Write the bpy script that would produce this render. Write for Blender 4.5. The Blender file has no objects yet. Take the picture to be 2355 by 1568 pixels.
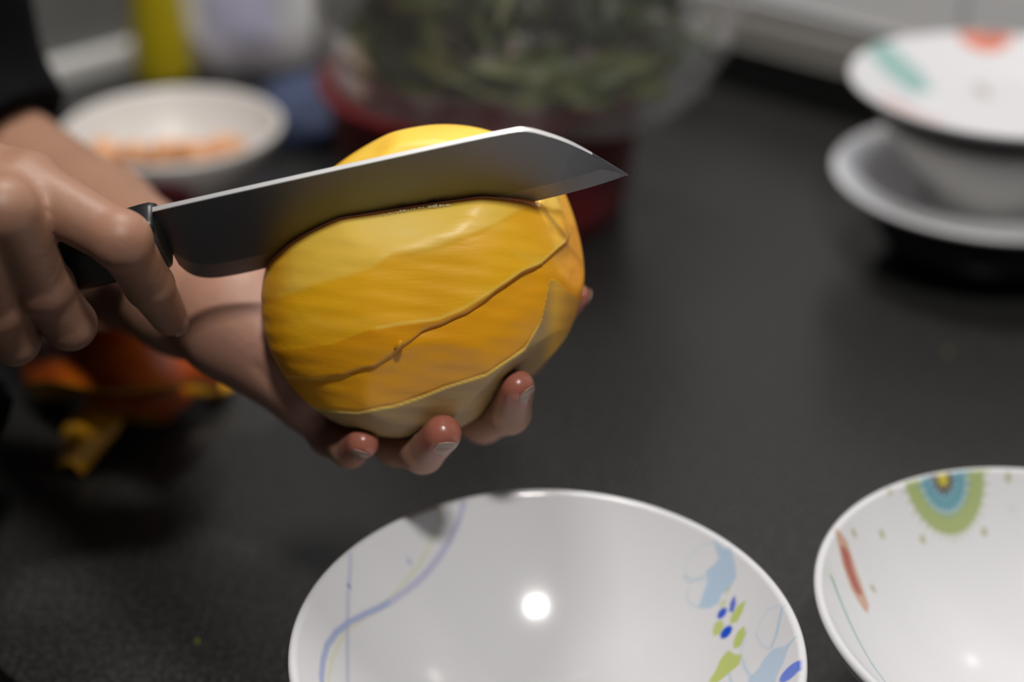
import bpy, math, random
import numpy as np
from mathutils import Matrix, Vector

# ------------------------------------------------------------------ camera, world, light, exposure (units in the helpers: centimetres)
SC = bpy.context.scene
COL = SC.collection
FPX, CX, CY, PITCH, CAMH = 3500.0, 1177.5, 784.0, math.radians(29.5), 42.0
cp, sp = math.cos(PITCH), math.sin(PITCH)
RGT, UPV, FWD = np.array([1., 0, 0]), np.array([0, sp, cp]), np.array([0, cp, -sp])
CAM = np.array([0, 0, CAMH])

cam_d = bpy.data.cameras.new('camera')
cam_d.sensor_width = 36.0
cam_d.lens = FPX / 2355.0 * 36.0
cam_d.clip_start = 0.01
cam_d.dof.use_dof = True
cam_d.dof.focus_distance = 0.540
cam_d.dof.aperture_fstop = 2.7
cam_d.dof.aperture_blades = 9
cam = bpy.data.objects.new('camera', cam_d)
cam.location = (0, 0, CAMH * .01)
cam.rotation_euler = (math.radians(90) - PITCH, 0, 0)
COL.objects.link(cam)
SC.camera = cam

wd = bpy.data.worlds.new('World')
SC.world = wd
wd.use_nodes = True
wd.node_tree.nodes['Background'].inputs[0].default_value = (0.80, 0.88, 1.0, 1)
wd.node_tree.nodes['Background'].inputs[1].default_value = 0.032


def area(name, loc, target, sx, sy, power, col):
    d = bpy.data.lights.new(name, 'AREA')
    d.shape = 'RECTANGLE'
    d.size, d.size_y, d.energy, d.color = sx * .01, sy * .01, power, col
    o = bpy.data.objects.new(name, d)
    o.location = [c * .01 for c in loc]
    o.rotation_euler = (Vector(target) - Vector(loc)).to_track_quat('-Z', 'Y').to_euler()
    COL.objects.link(o)
    return o


area('ceiling_lamp', (14, -21, 165), (2, 55, 5), 20, 11, 18.5, (1.0, 0.965, 0.91))
area('ceiling_panel', (-3, 104, 168), (0, 60, 0), 36, 36, 18.0, (1.0, 0.965, 0.92))

SC.view_settings.view_transform = 'Standard'
SC.view_settings.look = 'None'
SC.view_settings.gamma = 1.0
SC.view_settings.exposure = 0.0
SC.view_settings.use_curve_mapping = False


# ------------------------------------------------------------------ helpers
def W(px, py, d):
    """The point seen at a pixel at a given depth."""
    return CAM + d * (FWD + (px - CX) / FPX * RGT + (CY - py) / FPX * UPV)


def G(px, py, z=0.0):
    """The point of the level z seen at a pixel."""
    r = FWD + (px - CX) / FPX * RGT + (CY - py) / FPX * UPV
    return CAM + (z - CAMH) / r[2] * r


def nrm(v):
    v = np.asarray(v, float)
    return v / np.linalg.norm(v)


def sstep(x, a, b):
    t = np.clip((x - a) / (b - a), 0, 1)
    return t * t * (3 - 2 * t)


def mat(name, color=(.5, .5, .5), rough=.5, **kw):
    m = bpy.data.materials.new(name)
    m.use_nodes = True
    b = m.node_tree.nodes['Principled BSDF']
    b.inputs['Base Color'].default_value = (*color, 1)
    b.inputs['Roughness'].default_value = rough
    for k, v in kw.items():
        b.inputs[k].default_value = v
    return m


def node(m, kind, **inp):
    n = m.node_tree.nodes.new(kind)
    for k, v in inp.items():
        n.inputs[k].default_value = v
    return n


def link(m, a, ao, b, bi):
    m.node_tree.links.new(a.outputs[ao], b.inputs[bi])


def attr_color(m, name):
    a = m.node_tree.nodes.new('ShaderNodeAttribute')
    a.attribute_name = name
    link(m, a, 'Color', m.node_tree.nodes['Principled BSDF'], 'Base Color')
    return a


def bump(m, scale, strength, dist=.001, detail=3, coord='Object', stretch=None, wave=False):
    t = m.node_tree.nodes.new('ShaderNodeTexCoord')
    n = node(m, 'ShaderNodeTexNoise', Scale=scale, Detail=detail)
    if stretch:
        mp = m.node_tree.nodes.new('ShaderNodeMapping')
        mp.inputs['Scale'].default_value = stretch
        link(m, t, coord, mp, 'Vector')
        link(m, mp, 'Vector', n, 'Vector')
    else:
        link(m, t, coord, n, 'Vector')
    b = node(m, 'ShaderNodeBump', Strength=strength, Distance=dist)
    link(m, n, 0, b, 'Height')
    link(m, b, 'Normal', m.node_tree.nodes['Principled BSDF'], 'Normal')
    return n


def mottle(m, c1, c2, scale, lo=.35, hi=.65, detail=4, coord='Object'):
    t = m.node_tree.nodes.new('ShaderNodeTexCoord')
    n = node(m, 'ShaderNodeTexNoise', Scale=scale, Detail=detail)
    link(m, t, coord, n, 'Vector')
    r = m.node_tree.nodes.new('ShaderNodeValToRGB')
    r.color_ramp.elements[0].position, r.color_ramp.elements[1].position = lo, hi
    r.color_ramp.elements[0].color, r.color_ramp.elements[1].color = (*c1, 1), (*c2, 1)
    link(m, n, 0, r, 0)
    link(m, r, 0, m.node_tree.nodes['Principled BSDF'], 'Base Color')
    return r


def mesh_np(name, V, F, smooth=True):
    """V in cm (n,3), F (m,k) ints or a list of lists."""
    me = bpy.data.meshes.new(name)
    V = np.asarray(V, np.float32) * .01
    if isinstance(F, np.ndarray):
        k = F.shape[1]
        me.vertices.add(len(V))
        me.vertices.foreach_set('co', V.ravel())
        me.loops.add(F.size)
        me.loops.foreach_set('vertex_index', F.astype(np.int32).ravel())
        me.polygons.add(len(F))
        me.polygons.foreach_set('loop_start', np.arange(0, F.size, k, dtype=np.int32))
        me.polygons.foreach_set('loop_total', np.full(len(F), k, np.int32))
        me.update(calc_edges=True)
    else:
        me.from_pydata(V.tolist(), [], [list(f) for f in F])
    me.validate()
    me.polygons.foreach_set('use_smooth', [smooth] * len(me.polygons))
    return me


def obj(name, me, m=None, parent=None, origin=None, rot=None):
    """Links a mesh as one object. origin (cm) / rot: the local frame, when the mesh is given in world cm keep both None."""
    o = bpy.data.objects.new(name, me)
    if m is not None:
        for mm in (m if isinstance(m, (list, tuple)) else [m]):
            me.materials.append(mm)
    M = Matrix.Identity(4)
    if rot is not None:
        M = Matrix([list(r) for r in rot]).to_4x4()
    if origin is not None:
        M.translation = Vector([c * .01 for c in origin])
    o.matrix_world = M
    COL.objects.link(o)
    if parent is not None:
        o.parent = parent
        o.matrix_parent_inverse = parent.matrix_world.inverted()
    return o


def empty(name, loc):
    o = bpy.data.objects.new(name, None)
    o.empty_display_size = .02
    o.matrix_world = Matrix.Translation(Vector([c * .01 for c in loc]))
    COL.objects.link(o)
    return o


def tag(o, label, cat, group=None, kind=None):
    o['label'] = label
    o['category'] = cat
    if group:
        o['group'] = group
    if kind:
        o['kind'] = kind
    return o


def structure(o):
    o['kind'] = 'structure'
    return o


def vcol(me, name, C):
    a = me.color_attributes.new(name, 'FLOAT_COLOR', 'POINT')
    C = np.asarray(C, np.float32)
    if C.shape[1] == 3:
        C = np.concatenate([C, np.ones((len(C), 1), np.float32)], 1)
    a.data.foreach_set('color', C.ravel())


def grid_faces(nu, nv, close_u=False, close_v=False):
    iu = np.arange(nu if close_u else nu - 1)
    iv = np.arange(nv if close_v else nv - 1)
    a, b = np.meshgrid(iu, iv, indexing='ij')
    a2, b2 = (a + 1) % nu, (b + 1) % nv
    return np.stack([a * nv + b, a2 * nv + b, a2 * nv + b2, a * nv + b2], -1).reshape(-1, 4)


def box_mesh(name, c, size, axes=None, bev=.15):
    """A box with chamfered edges; axes rows give its local directions."""
    import bmesh
    bm = bmesh.new()
    bmesh.ops.create_cube(bm, size=1.0)
    A = np.eye(3) if axes is None else np.array([nrm(a) for a in axes])
    for v in bm.verts:
        p = np.array(c, float) + sum(A[i] * v.co[i] * size[i] for i in range(3))
        v.co = Vector(p * .01)
    if bev:
        bmesh.ops.bevel(bm, geom=list(bm.edges), offset=bev * .01, segments=2, affect='EDGES', profile=.6)
    bmesh.ops.recalc_face_normals(bm, faces=bm.faces)
    me = bpy.data.meshes.new(name)
    bm.to_mesh(me)
    bm.free()
    return me


def lathe(name, prof, n=96):
    """prof: (r, z) in cm from the axis outward; closed poles where r = 0. Local coordinates."""
    P = np.array(prof, float)
    th = np.linspace(0, 2 * np.pi, n, endpoint=False)
    V = np.stack([P[:, 0][:, None] * np.cos(th), P[:, 0][:, None] * np.sin(th), np.repeat(P[:, 1][:, None], n, 1)], -1)
    return mesh_np(name, V.reshape(-1, 3), grid_faces(len(P), n, False, True)[:, ::-1].copy())


def vnoise(P, seed=0):
    """Cheap smooth noise, sum of rotated sines, about -1..1."""
    rs = np.random.RandomState(seed)
    out = np.zeros(len(P))
    for _ in range(7):
        d = nrm(rs.normal(size=3))
        out += np.sin(P @ d * rs.uniform(.7, 1.6) + rs.uniform(0, 6.28) + 1.3 * np.sin(P @ nrm(rs.normal(size=3)) * .8 + rs.uniform(0, 6)))
    return out / 4.0


# ------------------------------------------------------------------ materials
M_granite = mat('dark speckled granite', (.02, .02, .02), .26)
mottle(M_granite, (.014, .014, .0136), (.046, .046, .045), 420, .42, .72, 2)
bump(M_granite, 240, .05, .0006)
M_porc = mat('white glazed porcelain', (.72, .72, .74), .14, **{'Coat Weight': .3})
M_print = mat('printed porcelain', (.72, .72, .74), .14, **{'Coat Weight': .3})
attr_color(M_print, 'print')
M_greybowl = mat('grey glaze', (.72, .71, .68), .35)
M_porc_far = mat('worn printed porcelain', (.6, .6, .6), .38)
attr_color(M_porc_far, 'print')
M_dark_glaze = mat('dark glaze', (.035, .036, .036), .22)
M_flesh = mat('mango flesh', (.85, .45, .01), .42, **{'Subsurface Weight': .35, 'Subsurface Scale': .0045, 'Subsurface Radius': (1, .5, .1), 'Specular IOR Level': .5})
attr_color(M_flesh, 'flesh')
bump(M_flesh, 150, .35, .0011, 4, stretch=(.22, 1.2, 1.0))
M_skin = mat('skin', (.5, .27, .18), .42, **{'Subsurface Weight': .12, 'Subsurface Scale': .0022, 'Subsurface Radius': (1, .35, .2), 'Specular IOR Level': .45})
attr_color(M_skin, 'tone')
wn = M_skin.node_tree.nodes.new('ShaderNodeAttribute')
wn.attribute_name = 'wet'
link(M_skin, wn, 'Fac', M_skin.node_tree.nodes['Principled BSDF'], 'Roughness')
bump(M_skin, 260, .25, .0008, 5)
M_nail = mat('fingernail', (.30, .17, .13), .25, **{'Subsurface Weight': .1, 'Subsurface Scale': .003})
M_nail_edge = mat('nail free edge', (.33, .235, .195), .3)
M_shirt = mat('black cotton', (.003, .003, .0035), .95, **{'Specular IOR Level': .08})
bump(M_shirt, 900, .3, .0006)
M_trouser = mat('dark trousers', (.012, .013, .018), .9)
M_steel = mat('brushed blade steel', (.118, .122, .130), .34, Metallic=1.0)
bump(M_steel, 60, .03, .0002, 2, stretch=(1, 30, 30))
M_bevel = mat('ground blade bevel', (.20, .20, .205), .42, Metallic=1.0)
M_spine = mat('lit steel spine', (.96, .96, .96), .44, Metallic=1.0)  # lamp reflection along the spine put into a far paler steel than the blade
M_black = mat('black plastic', (.008, .009, .010), .38)
M_basin = mat('red plastic', (.17, .014, .018), .35)
M_tile = mat('white glazed tile', (.78, .78, .80), .2)
M_grout = mat('grey grout', (.30, .30, .31), .8)
M_strip = mat('aluminium strip', (.36, .345, .32), .45, Metallic=.35)
M_upstand = mat('black granite upstand', (.008, .008, .008), .3)
M_grey = mat('grey enamel', (.14, .142, .138), .45)
M_lightgrey = mat('light steel', (.62, .61, .60), .45)
M_bottle = mat('olive yellow plastic', (.42, .33, .006), .35)
M_cap = mat('dark green cap', (.03, .035, .008), .4)
M_bagw = mat('white printed film', (.6, .6, .62), .4)
attr_color(M_bagw, 'print')
M_blue = mat('navy cloth', (.05, .085, .20), .7)
mottle(M_blue, (.022, .034, .08), (.045, .065, .14), 30)
M_peel_out = mat('mango skin red', (.55, .07, .004), .35)
mottle(M_peel_out, (.48, .06, .004), (.68, .14, .008), 40)
M_peel_in = mat('mango peel inside', (.75, .36, .01), .4)
M_food = mat('peach chunks', (.72, .36, .18), .5)
M_wood = mat('white cabinet', (.4, .4, .4), .5)
M_floor = mat('floor tile', (.12, .11, .10), .5)
M_cutbit = mat('mango crumb', (.20, .22, .01), .5)
M_juice = mat('juice', (.92, .80, .45), .06, **{'Coat Weight': .6})
leafm = []
for i, c in enumerate([(.055, .075, .02), (.08, .10, .024), (.04, .055, .025), (.11, .12, .03)]):
    m_ = mat('leaf green %d' % i, c, .5)
    mottle(m_, tuple(x * .7 for x in c), tuple(x * 1.3 for x in c), 60)
    leafm.append(m_)
M_stalk = mat('brown stalk', (.12, .06, .03), .6)

M_film = bpy.data.materials.new('clear plastic film')
M_film.use_nodes = True
nt = M_film.node_tree
nt.nodes.clear()
out = nt.nodes.new('ShaderNodeOutputMaterial')
tr = nt.nodes.new('ShaderNodeBsdfTransparent')
gl = nt.nodes.new('ShaderNodeBsdfGlossy')
gl.inputs['Roughness'].default_value = .18
df = nt.nodes.new('ShaderNodeBsdfTranslucent')
dd = nt.nodes.new('ShaderNodeBsdfDiffuse')
df.inputs[0].default_value = (.8, .8, .78, 1)
dd.inputs[0].default_value = (.7, .7, .68, 1)
lw = nt.nodes.new('ShaderNodeLayerWeight')
lw.inputs['Blend'].default_value = .32
m1 = nt.nodes.new('ShaderNodeMixShader')
m2 = nt.nodes.new('ShaderNodeMixShader')
m0 = nt.nodes.new('ShaderNodeMixShader')
m2.inputs[0].default_value = .12
nt.links.new(lw.outputs['Facing'], m1.inputs[0])
nt.links.new(tr.outputs[0], m2.inputs[1])
nt.links.new(m0.outputs[0], m2.inputs[2])
nt.links.new(df.outputs[0], m0.inputs[1])
nt.links.new(dd.outputs[0], m0.inputs[2])
mul = nt.nodes.new('ShaderNodeMath')
mul.operation = 'MULTIPLY'
mul.inputs[1].default_value = .5
nt.links.new(lw.outputs['Facing'], mul.inputs[0])
nt.links.new(mul.outputs[0], m1.inputs[0])
nt.links.new(m2.outputs[0], m1.inputs[1])
nt.links.new(gl.outputs[0], m1.inputs[2])
nt.links.new(m1.outputs[0], out.inputs['Surface'])

# ------------------------------------------------------------------ the setting: worktop, wall, floor
WD = np.array([.737, -.676, 0])         # along the wall, to the right
WN = np.array([-.676, -.737, 0])        # from the wall to the person
WP = np.array([17.9, 114.0, 0])         # foot of the upstand
UZ = np.array([0, 0, 1.])
DEP = 75.0
me = box_mesh('worktop_slab', WP + WN * (DEP / 2 - .95) - UZ * 2, (330, DEP + 1.9, 4), (WD, WN, UZ), .3)
worktop = obj('worktop', me, M_granite)
tag(worktop, 'dark speckled granite kitchen worktop under the bowls and hands', 'worktop')
obj('upstand', box_mesh('upstand', WP - WN * 1.0 + UZ * 1.9, (330, 2, 3.8), (WD, WN, UZ), .1), M_upstand, worktop)
cab = empty('base_cabinet', WP + WN * 40 - UZ * 89)
tag(cab, 'plain white base cabinet carrying the dark worktop', 'cabinet')
obj('carcass', box_mesh('carcass', WP + WN * 36 - UZ * 46.6, (326, 68, 85), (WD, WN, UZ), .2), M_wood, cab)
for k in range(6):
    c = WP + WN * 71 - UZ * 46.5 + WD * (-135 + 54 * k)
    d = obj('door', box_mesh('door', c, (53, 1.8, 83), (WD, WN, UZ), .2), M_wood, cab)
    obj('handle', box_mesh('handle', c + WN * 1.6 + UZ * 36, (14, 1.4, 1.2), (WD, WN, UZ), .3), M_lightgrey, d)
structure(obj('floor', box_mesh('floor', (0, 40, -90.5), (500, 500, 3), None, 0), M_floor))
wall = structure(obj('wall_back', box_mesh('wall_back', WP - WN * 6.05 + UZ * 30, (330, 8, 240), (WD, WN, UZ), 0), M_grout))
structure(obj('trim_1', box_mesh('trim', WP - WN * 1.0 + UZ * 4.8, (330, 2, 2.0), (WD, WN, UZ), .12), M_strip))
tw, th_ = 31.0, 46.0
tj = G(2245, 40, 9.0)                    # where the joint of the tiles shows
t0 = float((tj - WP) @ WD)
tile_me = None
for i in range(-3, 3):
    for j in range(2):
        c = WP - WN * 1.75 + WD * (t0 + tw * (i + .5)) + UZ * (6.9 + th_ * (j + .5))
        if tile_me is None:
            tile_me = box_mesh('tile', (0, 0, 0), (tw - .35, .9, th_ - .35), (WD, WN, UZ), .12)
            tile_me.materials.append(M_tile)
        obj('tile', tile_me, None, wall, origin=c)

# ------------------------------------------------------------------ mango (local axes: x picture right, y up, z towards the viewer)
MC = W(977, 649, 58.0)
MA = np.stack([RGT, UPV, -FWD], 1)      # columns
ANG = math.radians(38)
L1 = np.array([[-5.23, -.74], [-3.8, -.31], [-2.49, -.02], [-1.55, .28], [-.93, .73], [.38, .88], [1.52, 1.36], [2.74, 1.85], [3.83, 2.53]])
L2 = np.array([[-5.09, -2.56], [-4.0, -2.47], [-3.08, -2.35], [-1.88, -1.9], [-.66, -1.67], [.71, -1.5], [1.55, -1.16], [2.41, -.63], [3.66, .23], [4.35, .55], [5.33, 1.49], [5.73, 2.41]])
L3 = np.array([[-5.03, -3.55], [-4.1, -3.59], [-2.82, -3.46], [-1.62, -3.09], [-1.02, -2.75], [-.68, -2.47], [.14, -1.95], [.98, -1.56], [1.72, -1.22], [2.6, -.62], [3.66, .18], [4.13, .40], [5.28, 1.34], [5.67, 2.13]])
L4 = np.array([[-5.2, -4.1], [-4.67, -4.49], [-4.06, -4.80], [-2.35, -4.86], [-.83, -4.57], [.07, -4.26], [.93, -3.91], [2.39, -3.46], [3.79, -2.52], [4.40, -1.5], [4.60, -.55], [4.70, .0], [4.9, .0], [5.2, -.25], [5.8, -.7]])
PLANES = [((.05, -.08, 1), 4.32), ((-.10, .46, .88), 4.42), ((.62, -.74, .22), 4.98), ((.12, -.62, .78), 4.72), ((.9, .25, .35), 5.55), ((-.55, .70, .45), 5.0)]
PLANES = [(nrm(n), d) for n, d in PLANES]


def mango_r(D):
    """Radius of the fruit in unit local directions D, with the peeling strokes."""
    c, s = math.cos(ANG), math.sin(ANG)
    u, v, w = D[:, 0] * c + D[:, 1] * s, -D[:, 0] * s + D[:, 1] * c, D[:, 2]
    r = 1 / np.sqrt((u / 6.42) ** 2 + (v / 5.60) ** 2 + (w / 4.55) ** 2)
    for n, d in PLANES:
        q = D @ n
        rp = np.where(q > .2, d / np.maximum(q, .2), 50.)
        k = .10
        h = np.clip(.5 + .5 * (rp - r) / k, 0, 1)
        r = rp * (1 - h) + r * h - k * h * (1 - h)
    x, y = r * D[:, 0], r * D[:, 1]
    wob = .03 * np.sin(x * 2.1 + 1) + .02 * np.sin(x * 5.3)
    y2, y3, y4 = np.interp(x, *L2.T) + wob * .5, np.interp(x, *L3.T) + wob, np.interp(x, *L4.T)
    front = sstep(D[:, 2], .02, .22)
    gap = np.maximum(y2 - y3, .02)
    t = np.clip((y - y3) / gap, 0, 1)
    de = np.where(y > y2, .12, .12 * t + -.0 * (1 - t))
    de = np.where(y < y3, -.14 * sstep(y3 - y, 0, .05) + .0, de)
    de = np.where((y < y3) & (y3 - y > .5), -.14 + .10 * sstep(y3 - y, .5, 1.6), de)
    de = np.where(y < y3, de * (1 - .9 * sstep(x, 4.1, 4.6)) - .02 * sstep(x, 4.1, 4.6), de)
    low = sstep(y4 - y, -.02, .05)
    de = de * (1 - low) + (-.02) * low - .05 * np.exp(-((y - y4) / .05) ** 2) * (x > -4.6) * (1 - sstep(x, 3.8, 4.5))
    l1 = np.interp(x, *L1.T) + wob
    de = de + .030 * sstep(y - l1, -.09, .09) * (y > y2) * (.25 + .75 * sstep(x, -2.5, .5)) - .04 * sstep(y - l1, .3, 1.6) * (y > y2)
    de = de + .012 * np.sin(y * 9 + x * .6) * np.sin(x * 1.1 + y)
    return r + de * front


def mango_color(P):
    x, y, z = P.T
    n1 = vnoise(np.stack([x * .9, y * 5, z * 3], 1), 3)
    n2 = vnoise(P * 1.4, 5)
    y2, y3, y4, l1 = (np.interp(x, *L.T) for L in (L2, L3, L4, L1))
    C = np.tile(np.array([.96, .50, .011]), (len(P), 1))

    def mix(col, t):
        nonlocal C
        t = np.clip(t, 0, 1)[:, None]
        C = C * (1 - t) + np.array(col) * t
    mix((.98, .645, .09), .8 * sstep(y - l1, -.1, .25) * sstep(z, 0, 1))  # upper facet: stronger light and dry sheen put into the flesh colour
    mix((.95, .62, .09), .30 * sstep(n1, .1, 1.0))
    mix((1.0, .74, .22), .7 * np.exp(-((x + .7) / 1.9) ** 2 - ((y - 1.75) / .75) ** 2) * (z > 0))  # brightly lit spot below the cut painted into the flesh colour
    mix((.76, .33, .004), .30 * sstep(-n2, .0, 1.2))
    mix((.82, .34, .003), .8 * ((y < y2) & (y > y3)))
    mix((.84, .36, .003), .8 * ((y < y3) & (y > y4)))
    mix((.72, .28, .004), .75 * sstep(x, 4.9, 5.5) * (y < 2.2))
    mix((.84, .36, .006), .6 * sstep(x, 4.6, 5.6) * (y >= 2.2))
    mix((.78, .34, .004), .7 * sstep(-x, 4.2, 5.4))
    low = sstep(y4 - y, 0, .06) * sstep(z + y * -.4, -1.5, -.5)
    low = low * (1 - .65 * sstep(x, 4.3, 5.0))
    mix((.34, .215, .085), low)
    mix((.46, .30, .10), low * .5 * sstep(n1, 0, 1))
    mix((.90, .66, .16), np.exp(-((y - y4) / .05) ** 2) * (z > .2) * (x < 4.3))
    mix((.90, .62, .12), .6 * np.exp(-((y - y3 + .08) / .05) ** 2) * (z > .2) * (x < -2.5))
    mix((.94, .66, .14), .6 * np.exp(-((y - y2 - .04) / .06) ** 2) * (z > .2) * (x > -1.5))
    return C


nu, nv = 300, 520
psi = np.linspace(0, np.pi, nu)[:, None]
phi = np.linspace(0, 2 * np.pi, nv, endpoint=False)[None]
# poles of the parametrisation point up and down the fruit's back
DL = np.stack([np.cos(psi) * np.ones_like(phi), np.sin(psi) * np.cos(phi), np.sin(psi) * np.sin(phi)], -1).reshape(-1, 3)
DL = DL[:, [0, 2, 1]]
MV = DL * mango_r(DL)[:, None]
mf = grid_faces(nu, nv, False, True)
me = mesh_np('mango_flesh', MV, mf)
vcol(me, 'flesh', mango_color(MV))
import bmesh
bm = bmesh.new()
bm.from_mesh(me)
bmesh.ops.remove_doubles(bm, verts=bm.verts, dist=1e-6)
bmesh.ops.recalc_face_normals(bm, faces=bm.faces)
bm.to_mesh(me)
bm.free()
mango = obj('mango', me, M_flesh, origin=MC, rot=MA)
tag(mango, 'large peeled yellow mango held in the left hand with the knife in it', 'mango')


def mango_sdf(P):
    q = (P - MC) @ MA
    l = np.linalg.norm(q, axis=1)
    return (l - mango_r(q / np.maximum(l, 1e-6)[:, None])) * .9


# ------------------------------------------------------------------ knife
E0, E1 = W(640, 609, 56.7), W(1170, 477, 55.1)
KL = nrm(E1 - E0)
KS = .505 * UPV - .863 * FWD
KS = nrm(KS - (KS @ KL) * KL)
KN = np.cross(KL, KS)                    # towards the viewer and down
if KN @ FWD > 0:
    KN = -KN


def on_blade(px, py):
    r = FWD + (px - CX) / FPX * RGT + (CY - py) / FPX * UPV
    p = CAM + ((E0 - CAM) @ KN) / (r @ KN) * r
    return np.array([(p - E0) @ KL, (p - E0) @ KS])


top_px = [(345, 481), (600, 425), (900, 359), (1185, 296), (1215, 297), (1245, 304), (1300, 322), (1345, 344), (1385, 366), (1420, 386), (1445, 402)]
bot_px = [(376, 535), (412, 606), (430, 626), (455, 637), (490, 640), (530, 634), (580, 624), (640, 609), (905, 543), (1170, 477), (1310, 444), (1400, 418), (1445, 402)]
tp_, bt_ = np.array([on_blade(*p) for p in top_px]), np.array([on_blade(*p) for p in bot_px])
NB = 140


def resample(P, n):
    l = np.concatenate([[0], np.cumsum(np.linalg.norm(np.diff(P, axis=0), axis=1))])
    q = np.linspace(0, l[-1], n)
    return np.stack([np.interp(q, l, P[:, k]) for k in range(2)], 1)


def smooth_line(P, n, it=2):
    for _ in range(it):                  # corner cutting keeps the ends
        Q = [P[0]]
        for a, b in zip(P, P[1:]):
            Q += [a * .75 + b * .25, a * .25 + b * .75]
        P = np.array(Q + [P[-1]])
    return resample(P, n)


rear = np.array([on_blade(350, 481), on_blade(380, 545), on_blade(411, 608)])
Bq = smooth_line(np.concatenate([rear[2:], bt_[2:]]), NB)
Tq = smooth_line(np.concatenate([rear[:1], tp_[1:]]), NB)
wid = np.linalg.norm(Tq - Bq, axis=1)[:, None]
up_ = (Tq - Bq) / np.maximum(wid, 1e-6)
Eq = Bq + up_ * np.minimum(1.05, wid * .7)
Sq = Tq - up_ * np.minimum(.02, wid * .1)
ths = .105 * np.clip(np.linspace(1, 0, NB) / .16, .25, 1)


def bp(Q, n):
    return E0 + Q[:, :1] * KL + Q[:, 1:] * KS + np.asarray(n)[:, None] * KN


V = np.concatenate([bp(Bq, ths * .06), bp(Eq, ths * .84), bp(Sq, ths), bp(Tq, ths * .8), bp(Tq, -ths * .8), bp(Sq, -ths), bp(Eq, -ths * .84), bp(Bq, -ths * .06)])
n_ = NB
us = Bq[:, 0]
F = [tuple(int(x) for x in f) for f in grid_faces(8, n_, True)]
F.append(tuple(i * n_ for i in range(8))[::-1])
F.append(tuple(i * n_ + n_ - 1 for i in range(8)))
knife = empty('kitchen_knife', E0)
tag(knife, 'broad steel kitchen knife with black handle slicing into the mango', 'knife')
me = mesh_np('blade', (V - E0) @ np.stack([KL, KS, KN], 1), F, False)
bm = bmesh.new()
bm.from_mesh(me)
bmesh.ops.recalc_face_normals(bm, faces=bm.faces)
bm.to_mesh(me)
bm.free()
KAX = np.stack([KL, KS, KN], 1)
blade = obj('blade', me, [M_steel, M_spine, M_bevel], knife, origin=E0, rot=KAX)
for p in me.polygons:
    if p.normal.y > .5 and p.normal.x > -.9:
        p.material_index = 1
    elif abs(p.normal.z) > .5 and {v // NB for v in p.vertices} in ({0, 1}, {6, 7}):
        p.material_index = 2
blade['label'] = 'broad grey steel blade'

hc = on_blade(372, 541)                  # middle of the handle's front face
HL, HH, HT = 12.5, 1.42, .80             # length, half height, half thickness
hu = np.array([0, .05, .25, .6, 2.0, 5.0, 8.0, 10.5, 12.0, 12.4, 12.5])
hs = np.array([.80, .92, .99, 1.0, .98, .92, .96, 1.05, 1.0, .85, .55])
SHEAR = (on_blade(405, 600) - on_blade(350, 481))
SHEAR = SHEAR[0] / SHEAR[1]
thn = np.linspace(0, 2 * np.pi, 48, endpoint=False)
sx_ = np.sign(np.cos(thn)) * np.abs(np.cos(thn)) ** .55
sy_ = np.sign(np.sin(thn)) * np.abs(np.sin(thn)) ** .55


def handle_pts():
    Vh = []
    for u, s_ in zip(hu, hs):
        vv, nn = sy_ * HH * s_, sx_ * HT * s_
        sh = vv * SHEAR * max(0, 1 - u / 2.0)
        Vh.append(E0 + (hc[0] + .12 - u + sh)[:, None] * KL + (hc[1] + vv - u * .02)[:, None] * KS + nn[:, None] * KN)
    return np.array(Vh)


VH = handle_pts()
nh = len(hu)
V = np.concatenate([VH.reshape(-1, 3), [VH[0].mean(0)], [VH[-1].mean(0)]])
F = [tuple(int(x) for x in f) for f in grid_faces(nh, 48, False, True)]
for k in range(48):
    F.append((nh * 48, k, (k + 1) % 48))
    F.append((nh * 48 + 1, (nh - 1) * 48 + (k + 1) % 48, (nh - 1) * 48 + k))
me = mesh_np('handle', (V - E0) @ KAX, F)
bm = bmesh.new()
bm.from_mesh(me)
bmesh.ops.recalc_face_normals(bm, faces=bm.faces)
bm.to_mesh(me)
bm.free()
obj('handle', me, M_black, knife, origin=E0, rot=KAX)['label'] = 'black plastic handle'

# the slot that the blade has cut in the fruit
cut = box_mesh('slot', E0 + KL * 6.0 + KS * 2.88 + KN * 0, (26, 6.16, .222), (KL, KS, KN), 0)
cut_o = bpy.data.objects.new('slot', cut)
COL.objects.link(cut_o)
bo = mango.modifiers.new('slot', 'BOOLEAN')
bo.operation, bo.solver, bo.object = 'DIFFERENCE', 'EXACT', cut_o
dg = bpy.context.evaluated_depsgraph_get()
me2 = bpy.data.meshes.new_from_object(mango.evaluated_get(dg), preserve_all_data_layers=True, depsgraph=dg)
mango.modifiers.clear()
bm = bmesh.new()
bm.from_mesh(me2)
bmesh.ops.triangulate(bm, faces=[f for f in bm.faces if len(f.verts) > 4])
bm.to_mesh(me2)
bm.free()
old = mango.data
mango.data = me2
bpy.data.meshes.remove(old)
bpy.data.objects.remove(cut_o)


def handle_sdf(P):
    q = P - E0
    u, v, n = q @ KL - hc[0] - .12, q @ KS - hc[1], q @ KN
    u = u - v * SHEAR * np.clip(1 + u / 2, 0, 1)
    d = np.stack([np.abs(u + HL / 2) - HL / 2, np.abs(v - u * .02) - HH * 1.03, np.abs(n) - HT * 1.0], 1) + .25
    return np.linalg.norm(np.maximum(d, 0), axis=1) + np.minimum(d.max(1), 0) - .25


def blade_sdf(P):
    q = P - E0
    u, v, n = q @ KL, q @ KS, q @ KN
    d = np.stack([np.abs(u - us.mean()) - (us[-1] - us[0]) / 2, np.abs(v - 2.4) - 2.7, np.abs(n) - .12], 1)
    return np.linalg.norm(np.maximum(d, 0), axis=1) + np.minimum(d.max(1), 0)


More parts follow.
